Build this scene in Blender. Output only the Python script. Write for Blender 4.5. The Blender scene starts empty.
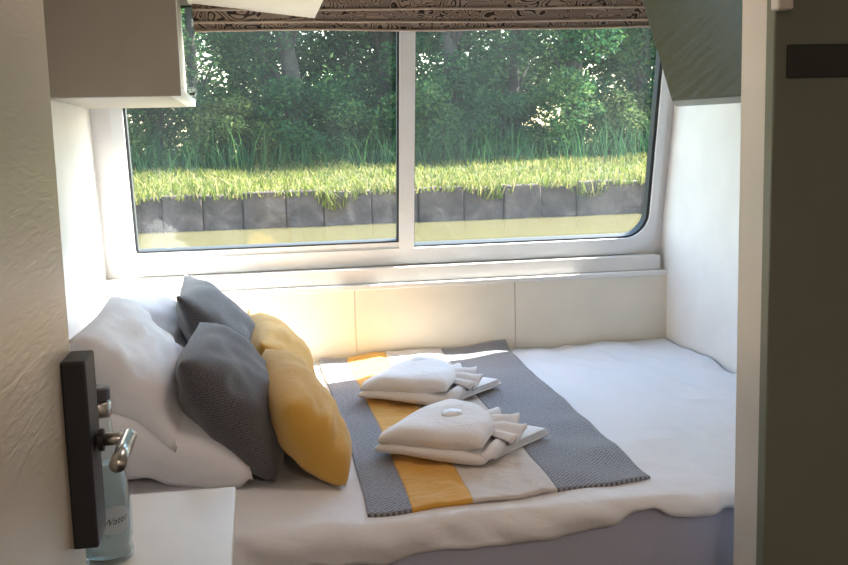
import bpy, bmesh, math, random
from mathutils import Vector, Matrix, noise
R = math.radians
random.seed(7)
scn = bpy.context.scene
COL = scn.collection

# ------------------------------------------------------------------ materials
def srgb(r, g, b):
    f = lambda c: (c/255/12.92) if c/255 <= .04045 else ((c/255+.055)/1.055)**2.4
    return (f(r), f(g), f(b), 1)

def new_mat(name):
    m = bpy.data.materials.new(name); m.use_nodes = True
    nt = m.node_tree
    return m, nt, nt.nodes['Principled BSDF']

def node(nt, kind, **kw):
    n = nt.nodes.new(kind)
    for k, v in kw.items():
        if k in n.inputs.keys(): n.inputs[k].default_value = v
        else: setattr(n, k, v)
    return n

def coords(nt, which='Object', scale=None):
    tc = nt.nodes.new('ShaderNodeTexCoord'); out = tc.outputs[which]
    if scale:
        mp = nt.nodes.new('ShaderNodeMapping'); mp.inputs['Scale'].default_value = scale
        nt.links.new(out, mp.inputs['Vector']); out = mp.outputs['Vector']
    return out

def ramp(nt, fac, stops):
    r = nt.nodes.new('ShaderNodeValToRGB'); el = r.color_ramp.elements
    while len(el) < len(stops): el.new(.5)
    for e, (p, c) in zip(el, stops): e.position = p; e.color = c
    nt.links.new(fac, r.inputs['Fac']); return r.outputs['Color']

def bump(nt, height, bsdf, strength=.3, dist=.01):
    b = nt.nodes.new('ShaderNodeBump'); b.inputs['Strength'].default_value = strength; b.inputs['Distance'].default_value = dist
    nt.links.new(height, b.inputs['Height']); nt.links.new(b.outputs['Normal'], bsdf.inputs['Normal'])

def paint(name, col, rough=.45, nscale=8, var=.04, bstr=.08, bscale=60):
    m, nt, b = new_mat(name)
    co = coords(nt)
    n = node(nt, 'ShaderNodeTexNoise', Scale=nscale, Detail=3.0); nt.links.new(co, n.inputs['Vector'])
    c0 = tuple(max(0, v*(1-var)) for v in col[:3])+(1,); c1 = tuple(min(1, v*(1+var)) for v in col[:3])+(1,)
    nt.links.new(ramp(nt, n.outputs['Fac'], [(.3, c0), (.7, c1)]), b.inputs['Base Color'])
    b.inputs['Roughness'].default_value = rough
    n2 = node(nt, 'ShaderNodeTexNoise', Scale=bscale, Detail=2.0); nt.links.new(co, n2.inputs['Vector'])
    bump(nt, n2.outputs['Fac'], b, bstr, .002)
    return m

def cloth(name, col, wscale=900, wr=14, wstr=.35, sheen=.2, trans=0):
    m, nt, b = new_mat(name)
    co = coords(nt)
    n = node(nt, 'ShaderNodeTexNoise', Scale=float(wr), Detail=4.0, Distortion=.6); nt.links.new(co, n.inputs['Vector'])
    f = node(nt, 'ShaderNodeTexNoise', Scale=float(wscale), Detail=1.0); nt.links.new(co, f.inputs['Vector'])
    mx = node(nt, 'ShaderNodeMath', operation='MULTIPLY_ADD'); nt.links.new(f.outputs['Fac'], mx.inputs[0]); mx.inputs[1].default_value = .08
    nt.links.new(n.outputs['Fac'], mx.inputs[2])
    b.inputs['Base Color'].default_value = col
    b.inputs['Roughness'].default_value = .85
    b.inputs['Sheen Weight'].default_value = sheen
    bump(nt, mx.outputs[0], b, wstr, .012)
    return m

def weave(name, dark, light, scale):
    """coarse two-tone basket weave"""
    m, nt, b = new_mat(name)
    uv = coords(nt, 'UV', (scale, scale, 1))
    w = node(nt, 'ShaderNodeTexNoise', Scale=.9, Detail=1.0); nt.links.new(uv, w.inputs['Vector'])
    ch = node(nt, 'ShaderNodeTexChecker', Scale=1.0); nt.links.new(uv, ch.inputs['Vector'])
    ad = node(nt, 'ShaderNodeMath', operation='MULTIPLY_ADD'); nt.links.new(ch.outputs['Fac'], ad.inputs[0]); ad.inputs[1].default_value = .45
    nt.links.new(w.outputs['Fac'], ad.inputs[2])
    nt.links.new(ramp(nt, ad.outputs[0], [(.35, dark), (.95, light)]), b.inputs['Base Color'])
    b.inputs['Roughness'].default_value = .9; b.inputs['Sheen Weight'].default_value = .3
    bump(nt, ad.outputs[0], b, .5, .002)
    return m

M = {}
M['white'] = paint('white_paint', srgb(228, 226, 224), .4)
M['lining'] = paint('cream_lining', srgb(228, 222, 208), .45)
M['ceiling'] = paint('ceiling_paint', srgb(215, 210, 200), .6)
M['frame'] = paint('frame_white_metal', srgb(228, 230, 232), .3, bstr=.02)
M['jamb'] = paint('jamb_paint', srgb(205, 200, 190), .35)
M['shade_door'] = paint('olive_grey_paint', srgb(108, 113, 98), .45, bscale=25)
M['slot'] = paint('slot_dark', srgb(40, 41, 36), .6)
M['cupboard'] = paint('cupboard_paint', srgb(172, 164, 150), .45)
M['seal'] = paint('black_rubber', srgb(38, 42, 44), .6)
M['floor'] = paint('dark_floor', srgb(60, 50, 44), .6)
M['table'] = paint('table_white', srgb(226, 220, 212), .4)
M['black_plastic'] = paint('black_plastic', srgb(34, 34, 38), .5)
M['tv_case'] = paint('tv_case', srgb(120, 124, 128), .35)

def textured_door():
    m, nt, b = new_mat('textured_door_paint')
    co = coords(nt, 'Object', (1, 1.2, 9))
    n = node(nt, 'ShaderNodeTexNoise', Scale=9.0, Detail=4.0, Distortion=1.2); nt.links.new(co, n.inputs['Vector'])
    b.inputs['Base Color'].default_value = srgb(205, 196, 180)
    b.inputs['Roughness'].default_value = .33
    bump(nt, n.outputs['Fac'], b, .26, .004)
    return m
M['door'] = textured_door()

m, nt, b = new_mat('brushed_steel'); b.inputs['Base Color'].default_value = (.55, .54, .52, 1); b.inputs['Metallic'].default_value = 1; b.inputs['Roughness'].default_value = .28
n = node(nt, 'ShaderNodeTexNoise', Scale=220.0); nt.links.new(coords(nt, 'Object', (1, .05, 1)), n.inputs['Vector']); bump(nt, n.outputs['Fac'], b, .1, .001)
M['steel'] = m

m, nt, b = new_mat('tv_screen_glass'); b.inputs['Base Color'].default_value = (.012, .012, .013, 1); b.inputs['Roughness'].default_value = .03
b.inputs['Specular IOR Level'].default_value = .32
n = node(nt, 'ShaderNodeTexNoise', Scale=3.0); nt.links.new(coords(nt), n.inputs['Vector']); nt.links.new(ramp(nt, n.outputs['Fac'], [(0, (.010, .010, .010, 1)), (1, (.016, .016, .015, 1))]), b.inputs['Base Color'])
M['screen'] = m

M['sheet'] = cloth('white_sheet', srgb(226, 226, 230), wr=11, wstr=.6)
M['pillowcase'] = cloth('white_pillowcase', srgb(226, 226, 231), wr=10, wstr=.4)
M['towel'] = cloth('white_terry', srgb(228, 226, 228), wscale=600, wr=45, wstr=.3, sheen=.4)
M['mattress'] = cloth('blue_grey_ticking', srgb(186, 190, 212), wr=10, wstr=.3)
M['yellow'] = cloth('mustard_cotton', srgb(206, 158, 66), wr=16, wstr=.35)
M['yellow_satin'] = cloth('mustard_satin', srgb(212, 158, 60), wr=26, wstr=.6)
M['cream'] = cloth('cream_satin', srgb(206, 198, 192), wr=22, wstr=.6)
M['grey_weave'] = weave('grey_weave', srgb(62, 63, 70), srgb(142, 142, 150), 190)
M['dark_weave'] = weave('dark_grey_weave', srgb(56, 56, 60), srgb(96, 94, 98), 170)

def blind_mat():
    m, nt, b = new_mat('swirl_print_cotton')
    co = coords(nt, 'Object', (1, 1, 1.6))
    n = node(nt, 'ShaderNodeTexNoise', Scale=9.0, Detail=1.0, Distortion=1.4); nt.links.new(co, n.inputs['Vector'])
    mul = node(nt, 'ShaderNodeMath', operation='MULTIPLY'); nt.links.new(n.outputs['Fac'], mul.inputs[0]); mul.inputs[1].default_value = 24
    fr = node(nt, 'ShaderNodeMath', operation='PINGPONG'); nt.links.new(mul.outputs[0], fr.inputs[0]); fr.inputs[1].default_value = .5
    nt.links.new(ramp(nt, fr.outputs[0], [(.10, srgb(44, 33, 28)), (.22, srgb(150, 132, 118))]), b.inputs['Base Color'])
    b.inputs['Roughness'].default_value = .9
    w = node(nt, 'ShaderNodeTexNoise', Scale=400.0); nt.links.new(co, w.inputs['Vector']); bump(nt, w.outputs['Fac'], b, .2, .002)
    return m
M['blind'] = blind_mat()
M['hem'] = cloth('blind_hem', srgb(178, 160, 146), wr=40, wstr=.2)

def window_glass():
    m, nt, b = new_mat('window_glass')
    nt.nodes.remove(b); out = nt.nodes['Material Output']
    tr = node(nt, 'ShaderNodeBsdfTransparent'); tr.inputs['Color'].default_value = (.9, .94, .93, 1)
    gl = node(nt, 'ShaderNodeBsdfGlossy', Roughness=.02)
    lw = node(nt, 'ShaderNodeLayerWeight', Blend=.5)
    pw_ = node(nt, 'ShaderNodeMath', operation='POWER'); nt.links.new(lw.outputs['Facing'], pw_.inputs[0]); pw_.inputs[1].default_value = 5
    fr = node(nt, 'ShaderNodeMath', operation='MULTIPLY_ADD'); nt.links.new(pw_.outputs[0], fr.inputs[0]); fr.inputs[1].default_value = .9; fr.inputs[2].default_value = .05
    m1 = node(nt, 'ShaderNodeMixShader'); nt.links.new(fr.outputs[0], m1.inputs[0]); nt.links.new(tr.outputs[0], m1.inputs[1]); nt.links.new(gl.outputs[0], m1.inputs[2])
    # haze put into the glass: faint bluish translucent film, patchy like dust
    tl = node(nt, 'ShaderNodeBsdfTranslucent'); tl.inputs['Color'].default_value = (.85, .95, 1, 1)
    co = coords(nt, 'Object', (1.2, 1, .8))
    n = node(nt, 'ShaderNodeTexNoise', Scale=2.2, Detail=3.0); nt.links.new(co, n.inputs['Vector'])
    d = node(nt, 'ShaderNodeMapRange'); nt.links.new(n.outputs['Fac'], d.inputs['Value'])
    d.inputs['From Min'].default_value = .3; d.inputs['From Max'].default_value = .75; d.inputs['To Min'].default_value = .004; d.inputs['To Max'].default_value = .014
    m2 = node(nt, 'ShaderNodeMixShader'); nt.links.new(d.outputs[0], m2.inputs[0]); nt.links.new(m1.outputs[0], m2.inputs[1]); nt.links.new(tl.outputs[0], m2.inputs[2])
    nt.links.new(m2.outputs[0], out.inputs['Surface'])
    return m
M['glass'] = window_glass()

def thin_clear(name, tint, gloss=.0):
    m, nt, b = new_mat(name)
    nt.nodes.remove(b); out = nt.nodes['Material Output']
    tr = node(nt, 'ShaderNodeBsdfTransparent'); tr.inputs['Color'].default_value = tint
    gl = node(nt, 'ShaderNodeBsdfGlossy', Roughness=.08)
    lw = node(nt, 'ShaderNodeLayerWeight', Blend=.35)
    ad = node(nt, 'ShaderNodeMath', operation='MULTIPLY_ADD'); nt.links.new(lw.outputs['Facing'], ad.inputs[0]); ad.inputs[1].default_value = .45; ad.inputs[2].default_value = .06+gloss
    mx = node(nt, 'ShaderNodeMixShader'); nt.links.new(ad.outputs[0], mx.inputs[0]); nt.links.new(tr.outputs[0], mx.inputs[1]); nt.links.new(gl.outputs[0], mx.inputs[2])
    nt.links.new(mx.outputs[0], out.inputs['Surface'])
    return m
M['bottle'] = thin_clear('clear_bottle', (.86, .92, .93, 1))
M['bottle_water'] = paint('bottle_water', srgb(150, 176, 186), .15, bstr=0)
m, nt, b = new_mat('bottle_water_blue'); b.inputs['Base Color'].default_value = srgb(196, 216, 224); b.inputs['Roughness'].default_value = .1
b.inputs['Transmission Weight'].default_value = .35; b.inputs['IOR'].default_value = 1.33
n = node(nt, 'ShaderNodeTexNoise', Scale=30.0); nt.links.new(coords(nt), n.inputs['Vector']); bump(nt, n.outputs['Fac'], b, .08, .003)
M['bottle_water'] = m
M['label'] = paint('bottle_label', srgb(176, 190, 200), .5)
M['ink'] = paint('label_ink', srgb(50, 58, 72), .6)
M['cap'] = paint('cap_grey', srgb(74, 74, 80), .4)
M['soap'] = paint('wrapped_soap', srgb(225, 226, 232), .25, bstr=.3, bscale=90)

def leaf_mat(name, c0, c1, c2, trans=.45):
    m, nt, b = new_mat(name)
    out = nt.nodes['Material Output']
    g = nt.nodes.new('ShaderNodeNewGeometry')
    col = ramp(nt, g.outputs['Random Per Island'], [(0, c0), (.55, c1), (1, c2)])
    nt.links.new(col, b.inputs['Base Color']); b.inputs['Roughness'].default_value = .7; b.inputs['Specular IOR Level'].default_value = .12
    tl = node(nt, 'ShaderNodeBsdfTranslucent'); nt.links.new(col, tl.inputs['Color'])
    mx = node(nt, 'ShaderNodeMixShader'); mx.inputs[0].default_value = trans
    nt.links.new(b.outputs[0], mx.inputs[1]); nt.links.new(tl.outputs[0], mx.inputs[2]); nt.links.new(mx.outputs[0], out.inputs['Surface'])
    return m
M['leaf_a'] = leaf_mat('leaves_deep_green', (.012, .05, .022, 1), (.022, .082, .032, 1), (.07, .15, .045, 1))
M['leaf_b'] = leaf_mat('leaves_mid_green', (.016, .062, .024, 1), (.032, .10, .032, 1), (.13, .20, .06, 1))
M['leaf_c'] = leaf_mat('leaves_pale_green', (.025, .055, .018, 1), (.055, .095, .026, 1), (.13, .16, .05, 1))
M['grass'] = leaf_mat('grass_blades', (.07, .105, .018, 1), (.145, .165, .034, 1), (.30, .25, .11, 1), .35)
M['weeds'] = leaf_mat('tall_weeds', (.012, .05, .02, 1), (.024, .082, .03, 1), (.055, .12, .036, 1), .4)
M['bark'] = paint('bark', (.035, .032, .026, 1), .9, nscale=6, var=.4, bstr=.8, bscale=25)
M['soil'] = paint('bank_turf', (.045, .055, .015, 1), .95, nscale=3, var=.4, bstr=.5, bscale=14)

def piling_mat():
    m, nt, b = new_mat('weathered_piling')
    co = coords(nt, 'Object', (1, 1, 1))
    n = node(nt, 'ShaderNodeTexNoise', Scale=3.4, Detail=8.0, Distortion=.8); nt.links.new(co, n.inputs['Vector'])
    nt.links.new(ramp(nt, n.outputs['Fac'], [(.3, (.034, .024, .02, 1)), (.55, (.075, .053, .045, 1)), (.75, (.14, .105, .088, 1))]), b.inputs['Base Color'])
    b.inputs['Roughness'].default_value = .9
    n2 = node(nt, 'ShaderNodeTexNoise', Scale=14.0, Detail=5.0); nt.links.new(co, n2.inputs['Vector']); bump(nt, n2.outputs['Fac'], b, .7, .03)
    return m
M['piling'] = piling_mat()

def water_mat():
    m, nt, b = new_mat('muddy_canal_water')
    b.inputs['Base Color'].default_value = (.085, .075, .035, 1)
    b.inputs['Roughness'].default_value = .22; b.inputs['Specular IOR Level'].default_value = .3
    co = coords(nt, 'Object', (1, 2.5, 1))
    n = node(nt, 'ShaderNodeTexNoise', Scale=2.5, Detail=4.0, Distortion=.4); nt.links.new(co, n.inputs['Vector']); bump(nt, n.outputs['Fac'], b, .35, .05)
    return m
M['water'] = water_mat()

# ------------------------------------------------------------------ helpers
def link(name, me, mat=None, parent=None, smooth=False):
    o = bpy.data.objects.new(name, me); COL.objects.link(o)
    for mm in (mat if isinstance(mat, (list, tuple)) else [mat] if mat else []): me.materials.append(mm)
    if smooth:
        me.polygons.foreach_set('use_smooth', [True]*len(me.polygons))
    if parent is not None:
        o.parent = parent
    return o

def build(name, bm, mat, parent=None, smooth=False, recalc=True):
    """bm is laid out in room coordinates; a child is shifted to its thing's base"""
    if parent is not None:
        bmesh.ops.translate(bm, verts=bm.verts, vec=-world_loc(parent))
    if recalc: bmesh.ops.recalc_face_normals(bm, faces=bm.faces)
    me = bpy.data.meshes.new(name); bm.to_mesh(me); bm.free()
    return link(name, me, mat, parent, smooth)

def world_loc(o):
    v = Vector(o.location)
    while o.parent: o = o.parent; v = v + Vector(o.location)
    return v

def tag(o, label, cat, group=None):
    o['label'] = label; o['category'] = cat
    if group: o['group'] = group
    return o

def thing(name, label, cat, loc, group=None):
    o = bpy.data.objects.new(name, None); COL.objects.link(o); o.location = loc; o.empty_display_size = .05
    return tag(o, label, cat, group)

def struct(name, bm, mat, smooth=False, recalc=True):
    o = build(name, bm, mat, None, smooth, recalc); o['kind'] = 'structure'; return o

def box(bm, x0, x1, y0, y1, z0, z1, bev=0, mi=0):
    vs = [bm.verts.new((x, y, z)) for x in (x0, x1) for y in (y0, y1) for z in (z0, z1)]
    q = [(0, 1, 3, 2), (4, 6, 7, 5), (0, 4, 5, 1), (2, 3, 7, 6), (0, 2, 6, 4), (1, 5, 7, 3)]
    fs = [bm.faces.new([vs[i] for i in f]) for f in q]
    for f in fs: f.material_index = mi
    if bev:
        es = list({e for f in fs for e in f.edges})
        bmesh.ops.bevel(bm, geom=es, offset=bev, segments=3, profile=.5, affect='EDGES')
    return bm

def bx(*a, **k): return box(bmesh.new(), *a, **k)

def tube(bm, pts, radii, seg=10, cap=True):
    rings = []
    pts = [Vector(p) for p in pts]
    for i, p in enumerate(pts):
        d = (pts[min(i+1, len(pts)-1)]-pts[max(i-1, 0)]).normalized()
        a = d.orthogonal().normalized() if i == 0 else (rings_a - d*rings_a.dot(d)).normalized()
        rings_a = a; b_ = d.cross(a)
        r = radii[i] if isinstance(radii, (list, tuple)) else radii
        rings.append([bm.verts.new(p+(a*math.cos(t)+b_*math.sin(t))*r) for t in [2*math.pi*k/seg for k in range(seg)]])
    for r0, r1 in zip(rings, rings[1:]):
        for k in range(seg): bm.faces.new((r0[k], r0[(k+1) % seg], r1[(k+1) % seg], r1[k]))
    if cap: bm.faces.new(rings[0][::-1]); bm.faces.new(rings[-1])
    return bm

def lathe(bm, prof, c, seg=28, cap=True):
    rings = [[bm.verts.new((c[0]+r*math.cos(2*math.pi*k/seg), c[1]+r*math.sin(2*math.pi*k/seg), c[2]+z)) for k in range(seg)] for r, z in prof]
    for r0, r1 in zip(rings, rings[1:]):
        for k in range(seg): bm.faces.new((r0[k], r0[(k+1) % seg], r1[(k+1) % seg], r1[k]))
    if cap: bm.faces.new(rings[0][::-1]); bm.faces.new(rings[-1])
    return bm

def grid(bm, fn, nu, nv, closed_v=False, uvs=None, mi=None):
    vs = [[bm.verts.new(fn(i/(nu-1), j/(nv-1))) for j in range(nv)] for i in range(nu)]
    uvl = bm.loops.layers.uv.verify() if uvs else None
    for i in range(nu-1):
        for j in range(nv-1):
            f = bm.faces.new((vs[i][j], vs[i+1][j], vs[i+1][j+1], vs[i][j+1])); f.smooth = True
            if mi: f.material_index = mi((i+.5)/(nu-1), (j+.5)/(nv-1))
            if uvs:
                for l, (a, c) in zip(f.loops, ((i, j), (i+1, j), (i+1, j+1), (i, j+1))): l[uvl].uv = uvs(a/(nu-1), c/(nv-1))
    return vs

# ------------------------------------------------------------------ camera
CAM = Vector((0, 0, 1.35))
yaw, pit, rol = R(9.5), R(7.9), R(1.55)
F = Vector((math.sin(yaw)*math.cos(pit), math.cos(yaw)*math.cos(pit), -math.sin(pit)))
R0 = Vector((math.cos(yaw), -math.sin(yaw), 0)); U0 = R0.cross(F)
U = U0*math.cos(rol)+R0*math.sin(rol); RR = R0*math.cos(rol)-U0*math.sin(rol)
cd = bpy.data.cameras.new('camera'); cam = bpy.data.objects.new('camera', cd); COL.objects.link(cam)
cd.sensor_width = 36; cd.lens = 36*1000/848; cd.clip_start = .02; cd.clip_end = 300
mw = Matrix((RR, U, -F)).transposed().to_4x4(); mw.translation = CAM; cam.matrix_world = mw
scn.camera = cam

# ------------------------------------------------------------------ the cabin
XL, XR = -.43, 1.26          # side walls of the cabin
YB = 2.93                     # lower lining of the hull side
K = .22                       # cabin side leans in
def Yw(z): return 2.985-K*(z-1.0)
ZC = 1.95

struct('floor', bx(XL-.05, XR+.05, -1.3, 3.2, -.05, 0), M['floor'])
struct('ceiling', bx(XL-.05, XR+.05, -1.3, 2.80, ZC, ZC+.05), M['ceiling'])
for nm, xa, xb in (('wall_left', XL-.05, XL), ('wall_right', XR, XR+.05)):
    bm = bmesh.new()
    pf = [(-1.3, 0), (3.03, 0), (3.03, .98), (Yw(ZC)+.03, ZC), (-1.3, ZC)]
    A = [bm.verts.new((xa, y, z)) for y, z in pf]; B = [bm.verts.new((xb, y, z)) for y, z in pf]
    bm.faces.new(A); bm.faces.new(B[::-1])
    for k in range(5): bm.faces.new((A[k], A[(k+1) % 5], B[(k+1) % 5], B[k]))
    struct(nm, bm, M['white'])
struct('wall_behind', bx(XL-.05, XR+.05, -1.35, -1.3, 0, ZC), M['ceiling'])

# lower lining with two upright seams
bm = bmesh.new()
for a, c in ((XL, .279), (.2815, .769), (.7715, XR)): box(bm, a, c, YB, YB+.03, 0, .93)
box(bm, XL, XR, YB+.004, YB+.06, 0, .92)
struct('wall_back', bm, M['lining'])

# stepped ledge under the window
bm = bmesh.new()
box(bm, XL, XR+.02, YB-.012, 3.02, .925, .94, .003)
struct('trim_1', bm, M['white'])
bm = bmesh.new()
box(bm, XL, 1.245, YB+.012, 3.04, .94, .987, .004)
struct('trim_2', bm, M['white'])

# leaning cabin side with a rounded opening
WX0, WX1, WZ0, WZ1 = -.365, 1.225, 1.028, 1.755
def rrect(x0, x1, z0, z1, r, n=8):
    out = []
    rs = r if isinstance(r, (list, tuple)) else [r]*4
    for (cx, cz, a0), q in zip(((x1-rs[0], z1-rs[0], 0), (x0+rs[1], z1-rs[1], 90), (x0+rs[2], z0+rs[2], 180), (x1-rs[3], z0+rs[3], 270)), rs):
        for k in range(n+1):
            t = R(a0+90*k/n); out.append((cx+q*math.cos(t), cz+q*math.sin(t)))
    return out
def pt(x, z, n=0):            # n = distance into the room from the lining
    c = 1/math.sqrt(1+K*K)
    return Vector((x, Yw(z)-n*c, z-n*K*c))
def ring(bm, outer, inner, n0, n1, mi=0):
    """picture-frame solid between two loops, from depth n0 to n1"""
    A = [[bm.verts.new(pt(x, z, n)) for x, z in L] for n in (n0, n1) for L in (outer, inner)]
    N = len(outer)
    for a, b_ in ((0, 1), (1, 3), (3, 2), (2, 0)):
        for k in range(N):
            f = bm.faces.new((A[a][k], A[a][(k+1) % N], A[b_][(k+1) % N], A[b_][k])); f.material_index = mi
hole = rrect(WX0, WX1, WZ0, WZ1, [.05, .05, .05, .09])
def to_rect(p, x0, x1, z0, z1):
    cx, cz = (x0+x1)/2, (z0+z1)/2; dx, dz = p[0]-cx, p[1]-cz
    t = min(((x1-cx)/abs(dx)) if dx else 9e9, ((z1-cz)/abs(dz)) if dz else 9e9)
    return (cx+dx*t, cz+dz*t)
outer = [to_rect(p, XL-.02, XR+.02, .96, ZC+.03) for p in hole]
# snap the nearest loop points to the true corners
for cx_, cz_ in ((XL-.02, .96), (XR+.02, .96), (XL-.02, ZC+.03), (XR+.02, ZC+.03)):
    i = min(range(len(outer)), key=lambda k: (outer[k][0]-cx_)**2+(outer[k][1]-cz_)**2); outer[i] = (cx_, cz_)
bm = bmesh.new(); ring(bm, outer, hole, -.045, 0)
struct('wall_window_side', bm, M['white'])

# window
win = bpy.data.objects.new('window_1', None); COL.objects.link(win); win.location = (.43, Yw(WZ0), WZ0); win['kind'] = 'structure'
bm = bmesh.new()
ring(bm, rrect(WX0-.012, WX1+.012, WZ0-.035, WZ1+.02, [.06, .06, .045, .09]), rrect(WX0+.022, WX1-.012, WZ0+.014, WZ1-.02, [.05, .05, .03, .075]), -.03, .012)
build('window_frame', bm, M['frame'], win)
bm = bmesh.new()
ring(bm, rrect(WX0+.022, WX1-.012, WZ0+.014, WZ1-.02, [.05, .05, .03, .075]), rrect(WX0+.029, WX1-.022, WZ0+.019, WZ1-.026, [.04, .04, .027, .068]), -.03, .002)
build('rubber_seal', bm, M['seal'], win)
# the left pane slides: its stile is the white mullion
bm = bmesh.new()
ring(bm, rrect(.423, .468, WZ0-.012, WZ1-.02, .002, 2), rrect(.4255, .4655, WZ0-.008, WZ1-.024, .002, 2), -.012, .014)
for n0 in (.0,):
    vs = [pt(.423, WZ0-.012, .0141), pt(.468, WZ0-.012, .0141), pt(.468, WZ1-.02, .0141), pt(.423, WZ1-.02, .0141)]
    bm.faces.new([bm.verts.new(v) for v in vs])
    vs = [v+Vector((0, .026, .005)) for v in vs]
    bm.faces.new([bm.verts.new(v) for v in vs])
build('mullion', bm, M['frame'], win)
bm = bmesh.new()
for xa, xb in ((.417, .423), (.468, .4705)):
    L = rrect(xa, xb, WZ0+.012, WZ1-.02, .001, 2); I = [((x-(xa+xb)/2)*.01+(xa+xb)/2, z) for x, z in L]
    ring(bm, L, I, -.012, .006)
L = rrect(WX0+.03, .42, WZ0+.031, WZ0+.037, .001, 2); ring(bm, L, [(x, (z-WZ0-.034)*.02+WZ0+.034) for x, z in L], -.02, .0065)
build('sash_seal', bm, M['seal'], win)
bm = bmesh.new(); L = rrect(WX0+.024, .43, WZ0+.006, WZ0+.032, .002, 2); ring(bm, L, [(x, (z-WZ0-.019)*.02+WZ0+.019) for x, z in L], -.02, .0068)
build('sash_rail', bm, M['frame'], win)
for xa, xb, n in ((WX0+.018, .43, -.006), (.45, WX1-.012, -.022)):
    bm = bmesh.new(); bm.faces.new([bm.verts.new(pt(x, z, n)) for x, z in rrect(xa, xb, WZ0+.008, WZ1-.015, .03, 4)])
    build('window_pane', bm, M['glass'], win)

# doorway on the right: partition, stepped jamb, dark door leaf
struct('wall_front', bx(.79, XR, 1.455, 1.495, 0, ZC), M['white'])
bm = bmesh.new()
box(bm, .7655, .80, 1.425, 1.498, 0, ZC, .003)
box(bm, .7632, .80, 1.412, 1.43, 0, ZC, .0015)
box(bm, .7622, .80, 1.400, 1.42, 0, ZC, .0015)
struct('trim_3', bm, M['jamb'])
d2 = struct('door_2', bx(.7525, XR-.005, 1.372, 1.398, .01, ZC-.01, .003), M['shade_door'])
build('vent_slot', bx(.772, 1.06, 1.368, 1.373, 1.43, 1.478, .002), M['slot'], d2)
build('door_stop', bx(.745, .770, 1.35, 1.373, 1.525, 1.62, .004), M['jamb'], d2)

# textured door on the left, standing open beside the camera
d1 = bpy.data.objects.new('door_1', None); COL.objects.link(d1); d1.location = (-.24, .45, 0); d1['kind'] = 'structure'
build('door_panel', bx(-.262, -.22, .3, 1.2, .01, 1.9, .0025), M['door'], d1)
lock = build('lock_case', bx(-.2205, -.193, 1.132, 1.198, .905, 1.122, .003), M['black_plastic'], d1)
bm = bmesh.new()
tube(bm, [(-.192, 1.165, 1.022), (-.150, 1.165, 1.022)], .0075, 16)
tube(bm, [(-.157, 1.174, 1.022), (-.157, 1.11, 1.021), (-.157, 1.068, 1.0205)], .0088, 18)
build('lever_handle', bm, M['steel'], d1, True)
bm = bmesh.new(); lathe(bm, [(.013, 0), (.013, .006)], (0, 0, 0), 20)
bmesh.ops.rotate(bm, verts=bm.verts, matrix=Matrix.Rotation(R(90), 3, 'Y')); bmesh.ops.translate(bm, verts=bm.verts, vec=(-.19, 1.165, 1.022))
build('handle_rose', bm, M['black_plastic'], d1)
struct('trim_4', bx(XL, -.2, .24, .297, 0, ZC), M['jamb'])

# ------------------------------------------------------------------ overhead cupboard
cz0 = 1.468
cb = thing('overhead_cupboard', 'beige overhead cupboard fixed in the top corner left of the window above the pillows', 'cupboard', (XL, 2.3, cz0))
bm = bmesh.new()
prof = [(2.3, cz0), (Yw(cz0)-.003, cz0), (Yw(ZC)-.003, ZC-.003), (2.3, ZC-.003)]
A = [bm.verts.new((XL+.002, y, z)) for y, z in prof]; B = [bm.verts.new((-.168, y, z)) for y, z in prof]
bm.faces.new(A); bm.faces.new(B[::-1])
for k in range(4): bm.faces.new((A[k], A[(k+1) % 4], B[(k+1) % 4], B[k]))
box(bm, XL+.002, -.1465, 2.29, 2.2995, cz0+.0005, ZC-.003, .001)
build('carcass', bm, M['cupboard'], cb)
bm = bmesh.new()   # face frame round the open side
box(bm, -.168, -.146, 2.3, 2.86, cz0, 1.487, .001); box(bm, -.168, -.146, 2.3, 2.32, 1.487, ZC-.003, .001)
build('face_frame', bm, M['white'], cb)
bm = bmesh.new(); box(bm, -.146, -.134, 2.62, 2.66, 1.4875, 1.493, .0008)
build('catch', bm, M['slot'], cb)
# flap door hinged along the top of the open side and held open
hx, hz = -.144, 1.732
fx, fz = .186, 1.694
dv = Vector((fx-hx, 0, fz-hz)); dv.normalize(); nv_ = Vector((-dv.z, 0, dv.x))
bm = bmesh.new(); Lf = math.hypot(fx-hx, fz-hz)
vs = []
for y in (2.3, 2.845):
    for s, h in ((0, 0), (Lf, 0), (Lf, .016), (0, .016)):
        p = Vector((hx, y, hz))+dv*s+nv_*h; yy = min(y, Yw(p.z)-.045) if y > 2.6 else y
        vs.append(bm.verts.new((p.x, yy, p.z)))
for q in ((0, 1, 2, 3), (4, 7, 6, 5), (0, 4, 5, 1), (1, 5, 6, 2), (2, 6, 7, 3), (3, 7, 4, 0)): bm.faces.new([vs[i] for i in q])
fl = build('flap_door', bm, M['table'], cb); fl['label'] = 'white flap door hanging open'

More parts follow.
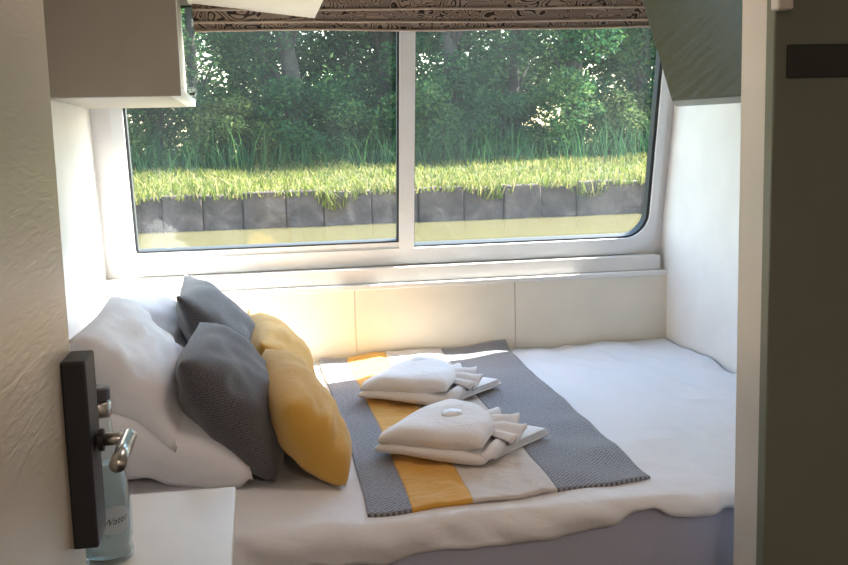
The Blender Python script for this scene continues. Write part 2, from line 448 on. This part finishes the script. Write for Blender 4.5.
# ------------------------------------------------------------------ roman blind
bl = thing('roman_blind', 'brown swirl print roman blind gathered up across the top of the window', 'blind', (.53, 2.78, 1.665))
def fold(zb, nback, h, seed):
    bm = bmesh.new()
    def fn(u, v):
        x = -.135+u*(1.2+.135)
        sag = .004*noise.noise((x*3, seed, 0))+.002*noise.noise((x*9, seed, 3))-.003*math.sin(u*math.pi)
        t = v*2*math.pi
        z = zb+sag+h/2-h/2*math.cos(t); d = nback+.012*math.sin(t)*(1-.35*(.5-.5*math.cos(t)))+.003*noise.noise((x*6, seed, v))
        return pt(x, z, d+.014)
    grid(bm, fn, 90, 17)
    return bm
for i, (zb, nb) in enumerate(((1.672, .008), (1.693, .022), (1.728, .036), (1.77, .048))):
    f = build('fabric_fold', fold(zb, nb, .10, i*7.3), M['blind'], bl, True)
    bm = bmesh.new(); tube(bm, [pt(-.135+1.335*k/30, zb+.0015+.004*noise.noise(((-.135+1.335*k/30)*3, i*7.3, 0))-.003*math.sin(k/30*math.pi), nb+.021) for k in range(31)], .0032, 6)
    build('hem', bm, M['hem'], f, True)
build('head_rail', bx(-.14, 1.21, 2.745, 2.775, 1.86, 1.90), M['white'], bl)

# ------------------------------------------------------------------ television
tvp = [Vector((1.105, 2.535, 1.4445)), Vector((1.135, 2.05, 1.437))]   # far and near lower corners
ax = (tvp[1]-tvp[0]).normalized(); upv = Vector((-.092, .03, .262)).normalized(); upv = (upv-ax*upv.dot(ax)).normalized(); nrm = ax.cross(upv).normalized()
if nrm.x > 0: nrm = -nrm
tv = thing('television', 'black flat television tilted down on the right wall beside the window', 'television', tuple(tvp[0]))
def slab(L0, L1, H0, H1, D0, D1, bev=0):
    bm = box(bmesh.new(), L0, L1, H0, H1, D0, D1, bev)
    mt = Matrix((ax, upv, nrm)).transposed()
    for v in bm.verts: v.co = tvp[0]+mt @ v.co
    return bm
build('casing', slab(0, .49, -.017, .30, -.038, .001, .004), M['tv_case'], tv)
build('bezel', slab(-.001, .491, .0, .301, -.006, .003, .002), M['black_plastic'], tv)
build('screen', slab(.005, .485, .007, .294, .0025, .0042), M['screen'], tv)
bm = bmesh.new(); c_ = tvp[0]+ax*.24+upv*.15-nrm*.035
tube(bm, [c_, Vector((XR, c_.y, c_.z+.03))], .018, 12)
box(bm, XR-.012, XR, c_.y-.05, c_.y+.05, c_.z-.02, c_.z+.08)
build('wall_bracket', bm, M['slot'], tv)

# ------------------------------------------------------------------ bed
bed = thing('bed', 'fixed double bed filling the cabin beneath the window', 'bed', (.41, 2.25, 0))
build('bed_base', bx(XL+.004, XR-.004, 1.66, YB-.004, 0, .50, .004), M['lining'], bed)
def soft_box(x0, x1, y0, y1, z0, z1, r): return box(bmesh.new(), x0, x1, y0, y1, z0, z1, r)
build('mattress', soft_box(XL+.006, XR-.006, 1.612, YB-.006, .50, .705, .03), M['mattress'], bed, True)

hem_pts = [(-.43, .655), (.0, .668), (.045, .668), (.17, .67), (.264, .672), (.42, .676), (.50, .684), (.583, .689), (.64, .706), (.665, .711), (.70, .698), (.73, .694), (.77, .70), (.796, .706), (.9, .70), (1.26, .69)]
def hem_z(x):
    for (a, za), (c, zc) in zip(hem_pts, hem_pts[1:]):
        if a <= x <= c:
            t = (x-a)/(c-a); t = t*t*(3-2*t); return za+(zc-za)*t
    return .68
YF = 1.63
def sheet_z(x, y):
    w = .006*noise.noise((x*3.1, y*3.1, 1))+.004*noise.noise((x*8+y*3, y*6-x*4, 5))
    w += .007*(.4-abs(noise.noise((x*4+y*3, y*5-x*2, 13))))*max(0, min(1, (2.3-y)/.5))
    # ridged creases at the foot end
    k = max(0, min(1, (x-.62)/.35))
    w += k*.006*(1-abs(noise.noise((x*7+y*5, y*4-x*6, 9)))*3)
    return .7165+w
def sheet(u, v):
    x = XL+.008+u*(XR-XL-.016)
    top = YB-.012-YF; drop = .725-hem_z(x)+.010*noise.noise((x*9, 2.2, 0))+.006*noise.noise((x*24, 2.2, 5))
    L = top+drop+.02
    s = v*L
    # dense sampling at the front edge
    v2 = v
    s = (v2**.62)*L
    if s < top: return Vector((x, YB-.012-s, sheet_z(x, YB-.012-s)))
    e = s-top; r = .035
    fold_ = .016*noise.noise((x*7+e*9, 4.4, e*8))+.010*noise.noise((x*17-e*20, 1, e*14))
    a = min(e/r, math.pi/2)
    y = YF-r*math.sin(a); z = sheet_z(x, YF)-r*(1-math.cos(a))
    if e > r*math.pi/2: z -= e-r*math.pi/2
    return Vector((x, y-fold_*min(1, e/.03)-.006, z))
bm = bmesh.new(); grid(bm, sheet, 190, 120)
sh = build('bed_sheet', bm, M['sheet'], None, True)
tag(sh, 'white bed sheet spread over the bed with a wavy hem at the front', 'sheet')
md = sh.modifiers.new('thick', 'SOLIDIFY'); md.thickness = .004; md.offset = 1

# ------------------------------------------------------------------ runner
rx0, rx1, ry0, ry1 = .165, .70, 1.655, 2.905
stripes = [0, .143, .345, .643, 1.0]
def runner_pt(u, v, up=.006):
    x = rx0+u*(rx1-rx0)+v*(.008+.03*u)+.006*math.sin(v*5)*(1-u)+.004*noise.noise((v*5, u, 3))
    y0 = ry0-.02+.062*u*u+.008*noise.noise((u*4, 8, 0))
    y = y0+v*(ry1+.02*u-y0)
    z = sheet_z(x, min(y, 2.9))+up
    if .143 < u < .643:
        e_ = min(1, (u-.143)*20, (.643-u)*20)
        z += e_*(.003+.005*noise.noise((u*10+v*9, v*16-u*5, 2))+.004*abs(noise.noise((u*16+v*10, v*26, 7))))
    c = max(0, (y-2.84)/.065); z += (.004+.005*u)*c*c+.006*c*c*(abs(2*u-1)**3)
    z += .006*max(0, 1-v*18)*noise.noise((u*6, 3, 1))
    return Vector((x, y, z))
ru = thing('bed_runner', 'grey bed runner with a yellow and a cream stripe laid across the bed', 'bed runner', (.43, 2.28, .72))
names = [('left_band', 'grey_weave', None), ('yellow_stripe', 'yellow_satin', 'mustard yellow satin stripe'), ('cream_stripe', 'cream', 'cream satin stripe'), ('right_band', 'grey_weave', None)]
for k, (nm, mt, lb) in enumerate(names):
    a, c = stripes[k], stripes[k+1]
    bm = bmesh.new()
    grid(bm, lambda u, v: runner_pt(a+(c-a)*u, v), 10+int((c-a)*60), 110, uvs=lambda u, v: ((a+(c-a)*u)*.54, v*1.25))
    o = build('woven_band' if lb is None else nm, bm, M[mt], ru, True)
    if lb: o['label'] = lb
    md = o.modifiers.new('thick', 'SOLIDIFY'); md.thickness = .006; md.offset = 0
# ------------------------------------------------------------------ cushions and pillows
def pillow(bm, base, widthdir, updir, W, H, T, seed=0, n=30, pinch=.10, sag=.0, wr=1.0, pw=.55, bend=0, rc=0):
    """soft stuffed shape: base = middle of the lower edge"""
    wd = Vector(widthdir).normalized(); up = Vector(updir).normalized(); nr = wd.cross(up).normalized(); base = Vector(base)
    uvl = bm.loops.layers.uv.verify()
    def P(u, v, s):
        e = ((1-u*u)*(1-v*v))
        h = T/2*(max(e, 0)**pw)
        a = u*W/2*(1-pinch*(1-v*v)*u*u); c = v*H/2*(1-pinch*(1-u*u)*v*v)
        k_ = 1-rc*u*u*v*v; a *= k_; c *= k_
        q = Vector((u*1.7+seed, v*1.7, s*2.0+seed*.3))
        h += wr*T*(.08*noise.noise(q*1.1)+.035*noise.noise(q*2.6)+.03*(.3-abs(noise.noise(q*2.1+Vector((9, 3, 1))))))*min(1, e*4)
        # creases running in from the corners
        ang = math.atan2(v, u); h += wr*T*.03*math.sin(ang*9+seed)*min(1, e*3)*(1-min(1, e*1.1))
        p = base+up*(H/2)+wd*a+up*c+nr*(h*s)
        p += nr*(bend*(v*v-.3)*H)
        p += up*(-sag*(1-u*u)*(1+v)/2*H)
        return p
    for s in (1, -1):
        vs = [[bm.verts.new(P(-1+2*i/n, -1+2*j/n, s)) for j in range(n+1)] for i in range(n+1)]
        for i in range(n):
            for j in range(n):
                f = bm.faces.new((vs[i][j], vs[i+1][j], vs[i+1][j+1], vs[i][j+1]) if s > 0 else (vs[i][j+1], vs[i+1][j+1], vs[i+1][j], vs[i][j]))
                f.smooth = True
                for l, (a, c) in zip(f.loops, ((i, j), (i+1, j), (i+1, j+1), (i, j+1)) if s > 0 else ((i, j+1), (i+1, j+1), (i+1, j), (i, j))):
                    l[uvl].uv = (a/n*W*2, c/n*H*2)
    bmesh.ops.remove_doubles(bm, verts=bm.verts, dist=1e-5)
    return bm

def cushion(name, mat, label, cat, group, base, wd, up, W, H, T, **k):
    bm = pillow(bmesh.new(), base, wd, up, W, H, T, **k)
    o = build(name, bm, M[mat], None, True)
    b_ = Vector(base)
    o.data.transform(Matrix.Translation(-b_)); o.location = b_
    return tag(o, label, cat, group)

PW = 'white pillows at the head of the bed'
cushion('pillow', 'pillowcase', 'white pillow lying lowest against the left wall behind the dark grey cushions', 'pillow', PW,
        (-.05, 2.11, .745), (.08, -1, -.02), (-.86, 0, .30), .58, .42, .17, seed=1.3, pinch=.03, pw=.30, wr=1.5)
cushion('pillow', 'pillowcase', 'white pillow propped upright on top of another pillow beside the water bottle', 'pillow', PW,
        (-.165, 2.1, .80), (.0, -1, 0), (-.55, 0, .70), .54, .28, .14, seed=4.1, pinch=.05, pw=.34, wr=1.5)
cushion('pillow', 'pillowcase', 'white pillow in the corner below the window, partly hidden by the upright pillow', 'pillow', PW,
        (-.17, 2.62, .735), (.0, -1, 0), (-.5, 0, .78), .50, .31, .15, seed=6.6, pinch=.06, pw=.4)
GC = 'dark grey cushions'
cushion('cushion', 'dark_weave', 'dark grey woven cushion standing next to the window with its corner up against the ledge', 'cushion', GC,
        (.015, 2.53, .728), (.03, -1, 0), (-.56, 0, .80), .46, .36, .15, seed=2.2, pinch=.10)
cushion('cushion', 'dark_weave', 'dark grey woven cushion leaning nearest the white bedside table', 'cushion', GC,
        (.025, 2.04, .726), (-.03, -1, 0), (-.52, .02, .76), .46, .30, .165, seed=8.4, pinch=.06, pw=.46, rc=.05)
YC = 'mustard yellow cushions'
cushion('cushion', 'yellow', 'mustard yellow cushion next to the window in front of the grey cushions', 'cushion', YC,
        (.105, 2.5, .728), (.06, -1, -.02), (-.5, 0, .78), .50, .225, .14, seed=3.7, pinch=.07)
cushion('cushion', 'yellow', 'mustard yellow cushion leaning beside the edge of the bed runner', 'cushion', YC,
        (.125, 1.985, .730), (.10, -1, -.06), (-.46, .0, .8), .45, .205, .135, seed=12.3, pinch=.03, pw=.46, rc=.09)

# ------------------------------------------------------------------ folded towels with soaps
TZ = .731
def make_towel(loc, label, group):
    t = thing('folded_towel', label, 'towel', loc, group)
    X0, Y0, Z0 = loc
    # flat folded towel underneath, three layers
    bm = bmesh.new()
    quad = [(.30, 1.955), (.44, 1.845), (.592, 1.985), (.46, 2.11)]
    for k in range(3):
        z0 = Z0+.001+k*.0062
        def fn(u, v):
            a = Vector((quad[0][0], quad[0][1], 0)); b_ = Vector((quad[1][0], quad[1][1], 0)); c = Vector((quad[2][0], quad[2][1], 0)); d = Vector((quad[3][0], quad[3][1], 0))
            uu = u*(1-.03*k); p = (a*(1-v)+b_*v)*(1-uu)+(d*(1-v)+c*v)*uu
            return Vector((p.x, p.y, z0+.003+.0015*noise.noise((p.x*14, p.y*14, k))))
        g = grid(bm, fn, 14, 14)
    o = build('flat_fold', bm, M['towel'], t, True)
    md = o.modifiers.new('thick', 'SOLIDIFY'); md.thickness = .0058; md.offset = 0
    mb = o.modifiers.new('round', 'BEVEL'); mb.width = .0015; mb.segments = 2
    # rolled body: a soft wedge, long side towards the front left
    A, B, Cc, D = Vector((.185, 1.94, 0)), Vector((.418, 1.765, 0)), Vector((.475, 1.955, 0)), Vector((.375, 2.13, 0))
    def wedge(z0, h, inset, tilt, seed, droop=0.0):
        bm = bmesh.new(); n = 28
        cen = (A+B+Cc+D)/4
        def P(u, v, s):
            # u along A-B, v from front to back, both -1..1
            a, c = (u+1)/2, (v+1)/2
            rd = .16*(u*u*v*v)               # round the corners in
            p = ((A*(1-a)+B*a)*(1-c)+(D*(1-a)+Cc*a)*c); p = cen+(p-cen)*(1-inset)*(1-rd)
            e = max(0, (1-u**4)*(1-v**4)); hh = h/2*e**.36
            taper = .62+.38*(1-abs(u-.15)**2*.8)
            zz = z0+h/2*taper+s*hh*taper+tilt*c
            zz += .006*noise.noise((p.x*13, p.y*13, seed+s))*min(1, e*3)
            zz -= droop*(1-a)**2*(1-.5*c)
            p.x += .006*noise.noise((p.x*20, p.y*20, seed+4)); p.y += .006*noise.noise((p.x*20, p.y*20, seed+8))
            return Vector((p.x, p.y, zz))
        for s in (1, -1):
            vs = [[bm.verts.new(P(-1+2*i/n, -1+2*j/n, s)) for j in range(n+1)] for i in range(n+1)]
            for i in range(n):
                for j in range(n):
                    f = bm.faces.new((vs[i][j], vs[i+1][j], vs[i+1][j+1], vs[i][j+1]) if s > 0 else (vs[i][j+1], vs[i+1][j+1], vs[i+1][j], vs[i][j])); f.smooth = True
        bmesh.ops.remove_doubles(bm, verts=bm.verts, dist=1e-5)
        return bm
    build('lower_roll', wedge(Z0+.002, .036, .0, .006, 1), M['towel'], t, True)
    build('upper_flap', wedge(Z0+.027, .050, .045, .012, 5, .014), M['towel'], t, True)
    # pleated fan spreading to the right
    bm = bmesh.new(); np_ = 4.5; ctr = Vector((.385, 1.955, Z0))
    def fan(u, v):
        ang = R(-52)+R(125)*u; r = .05+v*(.086+.008*math.sin(u*np_*2*math.pi))
        zig = math.sin(u*np_*2*math.pi); zig = math.copysign(abs(zig)**.7, zig)
        zz = .024+.030*(1-v*.45)-.010*abs(u-.5)+zig*.0105*(.25+v)+.003*noise.noise((u*6, v*3, 1))
        return ctr+Vector((math.cos(ang)*r, math.sin(ang)*r*1.1, zz))
    grid(bm, fan, 110, 14)
    o = build('pleated_fan', bm, M['towel'], t, True)
    md = o.modifiers.new('thick', 'SOLIDIFY'); md.thickness = .007; md.offset = -1
    # rolled end tucked under the fan
    bm = bmesh.new(); tube(bm, [(.405, 1.80, Z0+.022), (.43, 1.825, Z0+.026), (.455, 1.87, Z0+.024), (.47, 1.92, Z0+.022)], [.008, .014, .014, .009], 12)
    build('tucked_end', bm, M['towel'], t, True)
    return t
def make_soap(p, label):
    bm = bmesh.new()
    lathe(bm, [(.001, 0), (.018, .0005), (.0215, .004), (.021, .008), (.016, .011), (.008, .0125), (.001, .0128)], (0, 0, 0), 24)
    o = build('soap', bm, M['soap'], None, True); o.location = p; o.rotation_euler = (R(8), R(-4), 0)
    return tag(o, label, 'soap', 'wrapped soaps on the towels')
def copy_tree(o, parent=None):
    c = o.copy(); COL.objects.link(c); c.parent = parent
    for ch in [x for x in bpy.data.objects if x.parent == o and x is not c]: copy_tree(ch, c)
    return c
t1 = make_towel((.40, 1.95, TZ), 'folded white towel with a pleated fan near the front edge of the bed runner', 'fan-folded towels on the runner')
t2 = copy_tree(t1); t2.location = (.412, 2.40, TZ); t2.rotation_euler = (0, 0, R(2))
t2['label'] = 'folded white towel with a pleated fan on the runner closer to the window'
make_soap((.372, 1.925, TZ+.074), 'small round wrapped soap on the towel by the front edge of the bed')
make_soap((.392, 2.43, TZ+.077), 'small round wrapped soap on the towel closer to the window')

# ------------------------------------------------------------------ bedside table and bottle
tz = .81
tb = thing('bedside_table', 'white square bedside table at the front corner of the bed', 'table', (-.2, 1.41, 0))
build('tabletop', bx(XL+.005, -.052, 1.225, 1.588, tz-.022, tz, .003), M['table'], tb)
build('carcass', bx(XL+.012, -.062, 1.24, 1.58, 0, tz-.022, .002), M['table'], tb)
bm = bx(XL+.03, -.075, 1.228, 1.24, .05, tz-.05, .002); dd = build('door', bm, M['table'], tb)
bm = bmesh.new(); tube(bm, [(-.11, 1.228, .62), (-.11, 1.212, .62)], [.006, .011], 14); build('knob', bm, M['steel'], dd, True)

bp = (-.2155, 1.335, tz)
bt = thing('water_bottle', 'clear water bottle with a dark cap standing on the bedside table behind the door lever', 'bottle', bp)
S = 1.0
prof = [(.026, .0), (.0318, .003), (.0335, .010), (.0310, .022), (.0330, .030), (.0335, .045), (.0335, .092), (.0318, .106), (.0265, .130), (.0205, .152), (.0168, .172), (.0152, .192), (.0150, .212), (.0165, .213), (.0165, .217), (.0150, .218), (.0145, .224)]
prof = [(r, z*S) for r, z in prof]
build('glass_body', lathe(bmesh.new(), prof, bp, 32), M['bottle'], bt, True)
wp = [(r-.002, z) for r, z in prof if .003 < z < .135]
build('water', lathe(bmesh.new(), wp, bp, 32), M['bottle_water'], bt, True)
build('cap', lathe(bmesh.new(), [(.0158, .2185*S), (.0165, .2195*S), (.0165, .234*S), (.0145, .2365*S)], bp, 28), M['cap'], bt, False)
build('neck_collar', lathe(bmesh.new(), [(.0158, .196*S), (.0172, .198*S), (.0170, .214*S), (.0158, .216*S)], bp, 28), M['steel'], bt, True)
# round label wrapped on the body, facing the room, with script lettering
def wrap(x, z, r): # x = arc length round the body from the middle of the label
    a = R(-62)+x/r; return Vector((bp[0]+r*math.cos(a), bp[1]+r*math.sin(a), bp[2]+z))
bm = bmesh.new(); rl = .0342
rings = [[bm.verts.new(wrap(.026*k/6*math.cos(t), .063+.019*k/6*math.sin(t), rl)) for t in [2*math.pi*j/36 for j in range(36)]] for k in range(1, 7)]
c0 = bm.verts.new(wrap(0, .063, rl))
for j in range(36): bm.faces.new((c0, rings[0][j], rings[0][(j+1) % 36]))
for a, c in zip(rings, rings[1:]):
    for j in range(36): bm.faces.new((a[j], c[j], c[(j+1) % 36], a[(j+1) % 36]))
lab = build('label', bm, M['label'], bt, True, recalc=False)
cu = bpy.data.curves.new('lettering', 'FONT'); cu.body = 'Water'; cu.size = .013; cu.align_x = 'CENTER'; cu.shear = .35; cu.resolution_u = 3
to = bpy.data.objects.new('lettering_curve', cu); COL.objects.link(to)
bpy.context.view_layer.update()
tm = bpy.data.meshes.new_from_object(to.evaluated_get(bpy.context.evaluated_depsgraph_get()))
bpy.data.objects.remove(to); bpy.data.curves.remove(cu)
bm = bmesh.new(); bm.from_mesh(tm)
bmesh.ops.subdivide_edges(bm, edges=[e for e in bm.edges if e.calc_length() > .004], cuts=2)
for v in bm.verts: v.co = wrap(v.co.x, .058+v.co.y+.12*v.co.x, rl+.0004)
build('lettering', bm, M['ink'], lab, False, recalc=False)

# ------------------------------------------------------------------ outside: canal, bank, trees
ZW = .43
bm = bmesh.new(); grid(bm, lambda u, v: Vector((-30+u*75, 3.3+v*9.2, ZW)), 2, 2); struct('canal_water', bm, M['water'])
YK = 11.9
def bank_z(x, y):
    t = max(0, min(1, (y-YK)/4.2))
    return .80+.34*t+.03*noise.noise((x*.8, y*.8, 0))*min(1, (y-YK)*2)
bm = bmesh.new(); grid(bm, lambda u, v: Vector((-30+u*75, YK+v*40, bank_z(-30+u*75, YK+v*40))), 150, 60)
struct('canal_bank', bm, M['soil'], True)
# piling wall: pans and webs
bm = bmesh.new(); x = -30.0; k = 0; rnd = random.Random(3)
while x < 45:
    w = .42+.16*rnd.random(); d = .0 if k % 2 else .05
    box(bm, x+.002, x+w-.002, YK-.12-d+.03*rnd.random(), YK+.25, ZW-.6, .80+.05*rnd.random(), .02)
    x += w; k += 1
box(bm, -30, 45, YK-.06, YK+.2, ZW-.6, .70)
struct('piling_wall', bm, M['piling'])

def blades(name, mat, label, cat, n, xr, yr, hr, wr, seed, lean=.35, zf=bank_z, dens=None, droop=0):
    rnd = random.Random(seed); V = []; Fc = []
    for i in range(n):
        x = rnd.uniform(*xr); y = rnd.uniform(*yr)
        if dens and rnd.random() > dens(x, y): continue
        h = rnd.uniform(*hr)*(.7+.6*(noise.noise((x*1.3, y*1.3, seed))+.5)); h = max(h, .03); w = rnd.uniform(*wr)
        a = rnd.uniform(0, 6.283); b_ = rnd.uniform(0, 6.283); l = h*lean*rnd.random()
        z = zf(x, y)-.01; dx, dy = math.cos(a)*w/2, math.sin(a)*w/2; lx, ly = math.cos(b_)*l, math.sin(b_)*l
        ly -= droop*rnd.random()
        q = len(V)
        V += [(x-dx, y-dy, z), (x+dx, y+dy, z), (x+dx*.7+lx*.4, y+dy*.7+ly*.4, z+h*.6), (x-dx*.7+lx*.4, y-dy*.7+ly*.4, z+h*.6), (x+lx, y+ly, z+h*(1-.8*(droop > 0)*rnd.random()))]
        Fc += [(q, q+1, q+2, q+3), (q+3, q+2, q+4)]
    me = bpy.data.meshes.new(name); me.from_pydata(V, [], Fc)
    o = link(name, me, M[mat]); o['kind'] = 'stuff'; o['label'] = label; o['category'] = cat
    return o
blades('bank_grass', 'grass', 'sunlit yellow green grass on top of the canal bank', 'grass', 38000, (-6, 14), (YK-.2, 15.2), (.03, .12), (.012, .03), 11, 1.1)
blades('overhanging_grass', 'grass', 'pale grass hanging over the edge of the piling wall', 'grass', 9000, (-6, 14), (YK-.19, YK+.1), (.10, .34), (.012, .028), 23, .9, zf=lambda x, y: .78-.12*max(0, noise.noise((x*1.6, 0, 4)))*2, dens=lambda x, y: .18+1.6*max(0, noise.noise((x*1.6, 0, 4))), droop=.15)
blades('tall_weeds', 'weeds', 'tall green weeds and nettles along the foot of the trees', 'weeds', 8000, (-7, 15), (14.4, 16.4), (.2, .7), (.008, .02), 31, .9)

def crown(V, Fc, c, rad, n, size, rnd):
    for i in range(n):
        while True:
            p = Vector((rnd.uniform(-1, 1), rnd.uniform(-1, 1), rnd.uniform(-1, 1)))
            if .25 < p.length < 1: break
        p = Vector((c[0]+p.x*rad[0], c[1]+p.y*rad[1], c[2]+p.z*rad[2]))
        if p.z < .9: continue
        s = rnd.uniform(.6, 1.3)*size
        a = Vector((rnd.gauss(0, 1), rnd.gauss(0, 1), rnd.gauss(0, .6))).normalized(); b_ = a.orthogonal().normalized()
        b_.rotate(Matrix.Rotation(rnd.uniform(0, 6.28), 3, a))
        q = len(V); V += [p-a*s, p+b_*s*.45, p+a*s, p-b_*s*.45]; Fc.append((q, q+1, q+2, q+3))
def tree(name, label, x, y, h, cr, leaf, nl, seed, size=.06, trunk=.14, low=1.2, clumps=16, group='trees and bushes across the canal'):
    rnd = random.Random(seed); z0 = bank_z(x, y)-.05
    t = thing(name, label, 'bush' if 'bush' in name else 'tree', (x, y, z0), group)
    bm = bmesh.new()
    top = Vector((x+rnd.uniform(-.3, .3), y+rnd.uniform(-.2, .2), h*.85))
    pts = [Vector((x, y, z0)).lerp(top, k/6)+Vector((rnd.uniform(-.05, .05), rnd.uniform(-.05, .05), 0)) for k in range(7)]
    tube(bm, pts, [trunk*(1.15-.85*k/6) for k in range(7)], 9)
    V, Fc = [], []
    for k in range(clumps):
        a = rnd.uniform(0, 6.283); rr = cr*math.sqrt(rnd.random())*.8
        cz_ = rnd.uniform(low, h); sh_ = .55+.45*math.sin(max(.05, min(1, (cz_-low)/(h-low)))*math.pi*.85+.3)
        c = (x+math.cos(a)*rr*sh_, y+math.sin(a)*rr*sh_*.7, cz_)
        rs = rnd.uniform(.45, .8)*cr*.62
        b0 = pts[0].lerp(pts[-1], max(.12, min(.9, (cz_-z0)/(h-z0)-.15)))
        mid = b0.lerp(Vector(c), .5)+Vector((0, 0, .1))
        tube(bm, [b0, mid, Vector(c)], [trunk*.32, trunk*.2, trunk*.08], 5)
        crown(V, Fc, c, (rs, rs, rs*.75), nl//clumps, size, rnd)
    build('trunk', bm, M['bark'], t, True)
    me = bpy.data.meshes.new('foliage'); me.from_pydata([(p[0]-x, p[1]-y, p[2]-z0) for p in V], [], Fc)
    link('foliage', me, M[leaf], t)
    return t
TREES = [
 (-2.9, 16.6, 5.6, 1.9, 'leaf_b', 9000, .065, .12, 'leafy mid green tree at the edge of the view beyond the cupboard'),
 (-.9, 17.2, 5.2, 1.7, 'leaf_b', 8000, .06, .12, 'loose green tree across the canal below the overhead cupboard'),
 (.75, 16.4, 6.0, 1.6, 'leaf_a', 9000, .06, .17, 'dark tree with a thick trunk standing behind the middle of the wider left pane'),
 (2.2, 17.4, 5.6, 1.7, 'leaf_a', 9000, .06, .13, 'dense dark tree just left of the white window mullion'),
 (3.15, 16.2, 6.0, 1.4, 'leaf_a', 8000, .06, .16, 'dark tree with a bare trunk just right of the window mullion'),
 (4.5, 17.3, 5.0, 1.7, 'leaf_b', 8000, .06, .12, 'mid green tree behind the middle of the right pane'),
 (5.25, 16.1, 6.0, 1.4, 'leaf_a', 7000, .06, .17, 'tree with a straight dark trunk behind the right pane'),
 (6.9, 16.9, 5.4, 1.8, 'leaf_b', 9000, .06, .12, 'green tree across the canal beside the television'),
 (9.3, 17.0, 5.4, 1.9, 'leaf_b', 6000, .07, .12, 'green tree past the right end of the window'),
 (-5.4, 17.0, 5.4, 1.9, 'leaf_b', 5000, .07, .12, 'green tree past the left end of the window'),
]
for i, (x, y, h, cr, lf, nl, sz, tr, lb) in enumerate(TREES):
    tree('broadleaf_tree', lb, x, y, h, cr, lf, int(nl*1.7), 100+i, sz*.75, tr, 1.7)
BUSH = [
 (-2.3, 15.4, 'pale bush in the low corner of the left pane', 'leaf_c'), (-1.3, 15.9, 'dark bush just beside the pale bush in the low corner of the left pane', 'leaf_b'),
 (-.2, 15.6, 'pale green bush in front of the loose green tree', 'leaf_c'), (.8, 15.5, 'low dark bush at the foot of the thick trunk', 'leaf_a'), (1.7, 15.7, 'bush between the thick trunk and the mullion', 'leaf_b'),
 (2.8, 15.5, 'low bush half hidden by the white window mullion', 'leaf_b'), (3.9, 15.6, 'dark bush at the foot of the tree right of the mullion', 'leaf_a'), (4.9, 15.5, 'bush in front of the straight dark trunk', 'leaf_b'),
 (6.1, 15.6, 'pale bush beside the tree with the straight trunk', 'leaf_c'), (7.2, 15.6, 'bush below the television at the end of the bank', 'leaf_b'),
]
for i, (x, y, lb, lf) in enumerate(BUSH):
    tree('green_bush', lb, x, y, 1.95+.3*(i % 2), .85, lf, 7500, 300+i, .038, .035, 1.05, 12)
# dense wood behind
for i in range(9):
    tree('woodland_tree', 'dark tree deep in the wood behind the canal-side trees', -7+2.5*i, 20.2+.7*(i % 3), 6.4, 2.5, 'leaf_b' if i % 3 else 'leaf_a', 22000, 500+i, .075, .16, 1.2, 24, 'dark trees deep in the wood')

# ------------------------------------------------------------------ light
w = bpy.data.worlds.new('sky'); scn.world = w; w.use_nodes = True
nt = w.node_tree; bg = nt.nodes['Background']
sky = nt.nodes.new('ShaderNodeTexSky'); sky.sky_type = 'NISHITA'; sky.sun_disc = False
sd = Vector((-.75, -.19, -.72)).normalized()        # the way sunlight travels
sky.sun_elevation = math.asin(-sd.z); sky.sun_rotation = math.atan2(-sd.x, -sd.y)
sky.air_density = 1.5; sky.dust_density = 1.0
nt.links.new(sky.outputs[0], bg.inputs['Color']); bg.inputs['Strength'].default_value = .40
sl = bpy.data.lights.new('sun', 'SUN'); sl.energy = 15.0; sl.angle = R(.6); sl.color = (1, .95, .86)
so = bpy.data.objects.new('sun', sl); COL.objects.link(so); so.location = (6, 8, 12); so.rotation_euler = sd.to_track_quat('-Z', 'Y').to_euler()
def lamp(name, loc, size, power, col):
    l = bpy.data.lights.new(name, 'AREA'); l.shape = 'DISK'; l.size = size; l.energy = power; l.color = col
    o = bpy.data.objects.new(name, l); COL.objects.link(o); o.location = loc; return o
lamp('corridor_lamp', (.35, -.75, ZC-.02), .25, 3.6, (1, .80, .66))
lamp('cabin_fill', (.35, 1.52, ZC-.02), .2, .9, (1, .78, .66))  # added fill light to lift the front of the bed, no fitting there

scn.view_settings.view_transform = 'Standard'; scn.view_settings.look = 'None'; scn.view_settings.gamma = 1; scn.view_settings.use_curve_mapping = False
scn.view_settings.exposure = 1.68
scn.render.engine = 'CYCLES'
scn.cycles.use_denoising = True
scn.cycles.max_bounces = 10; scn.cycles.diffuse_bounces = 5; scn.cycles.transparent_max_bounces = 16; scn.cycles.sample_clamp_indirect = 6
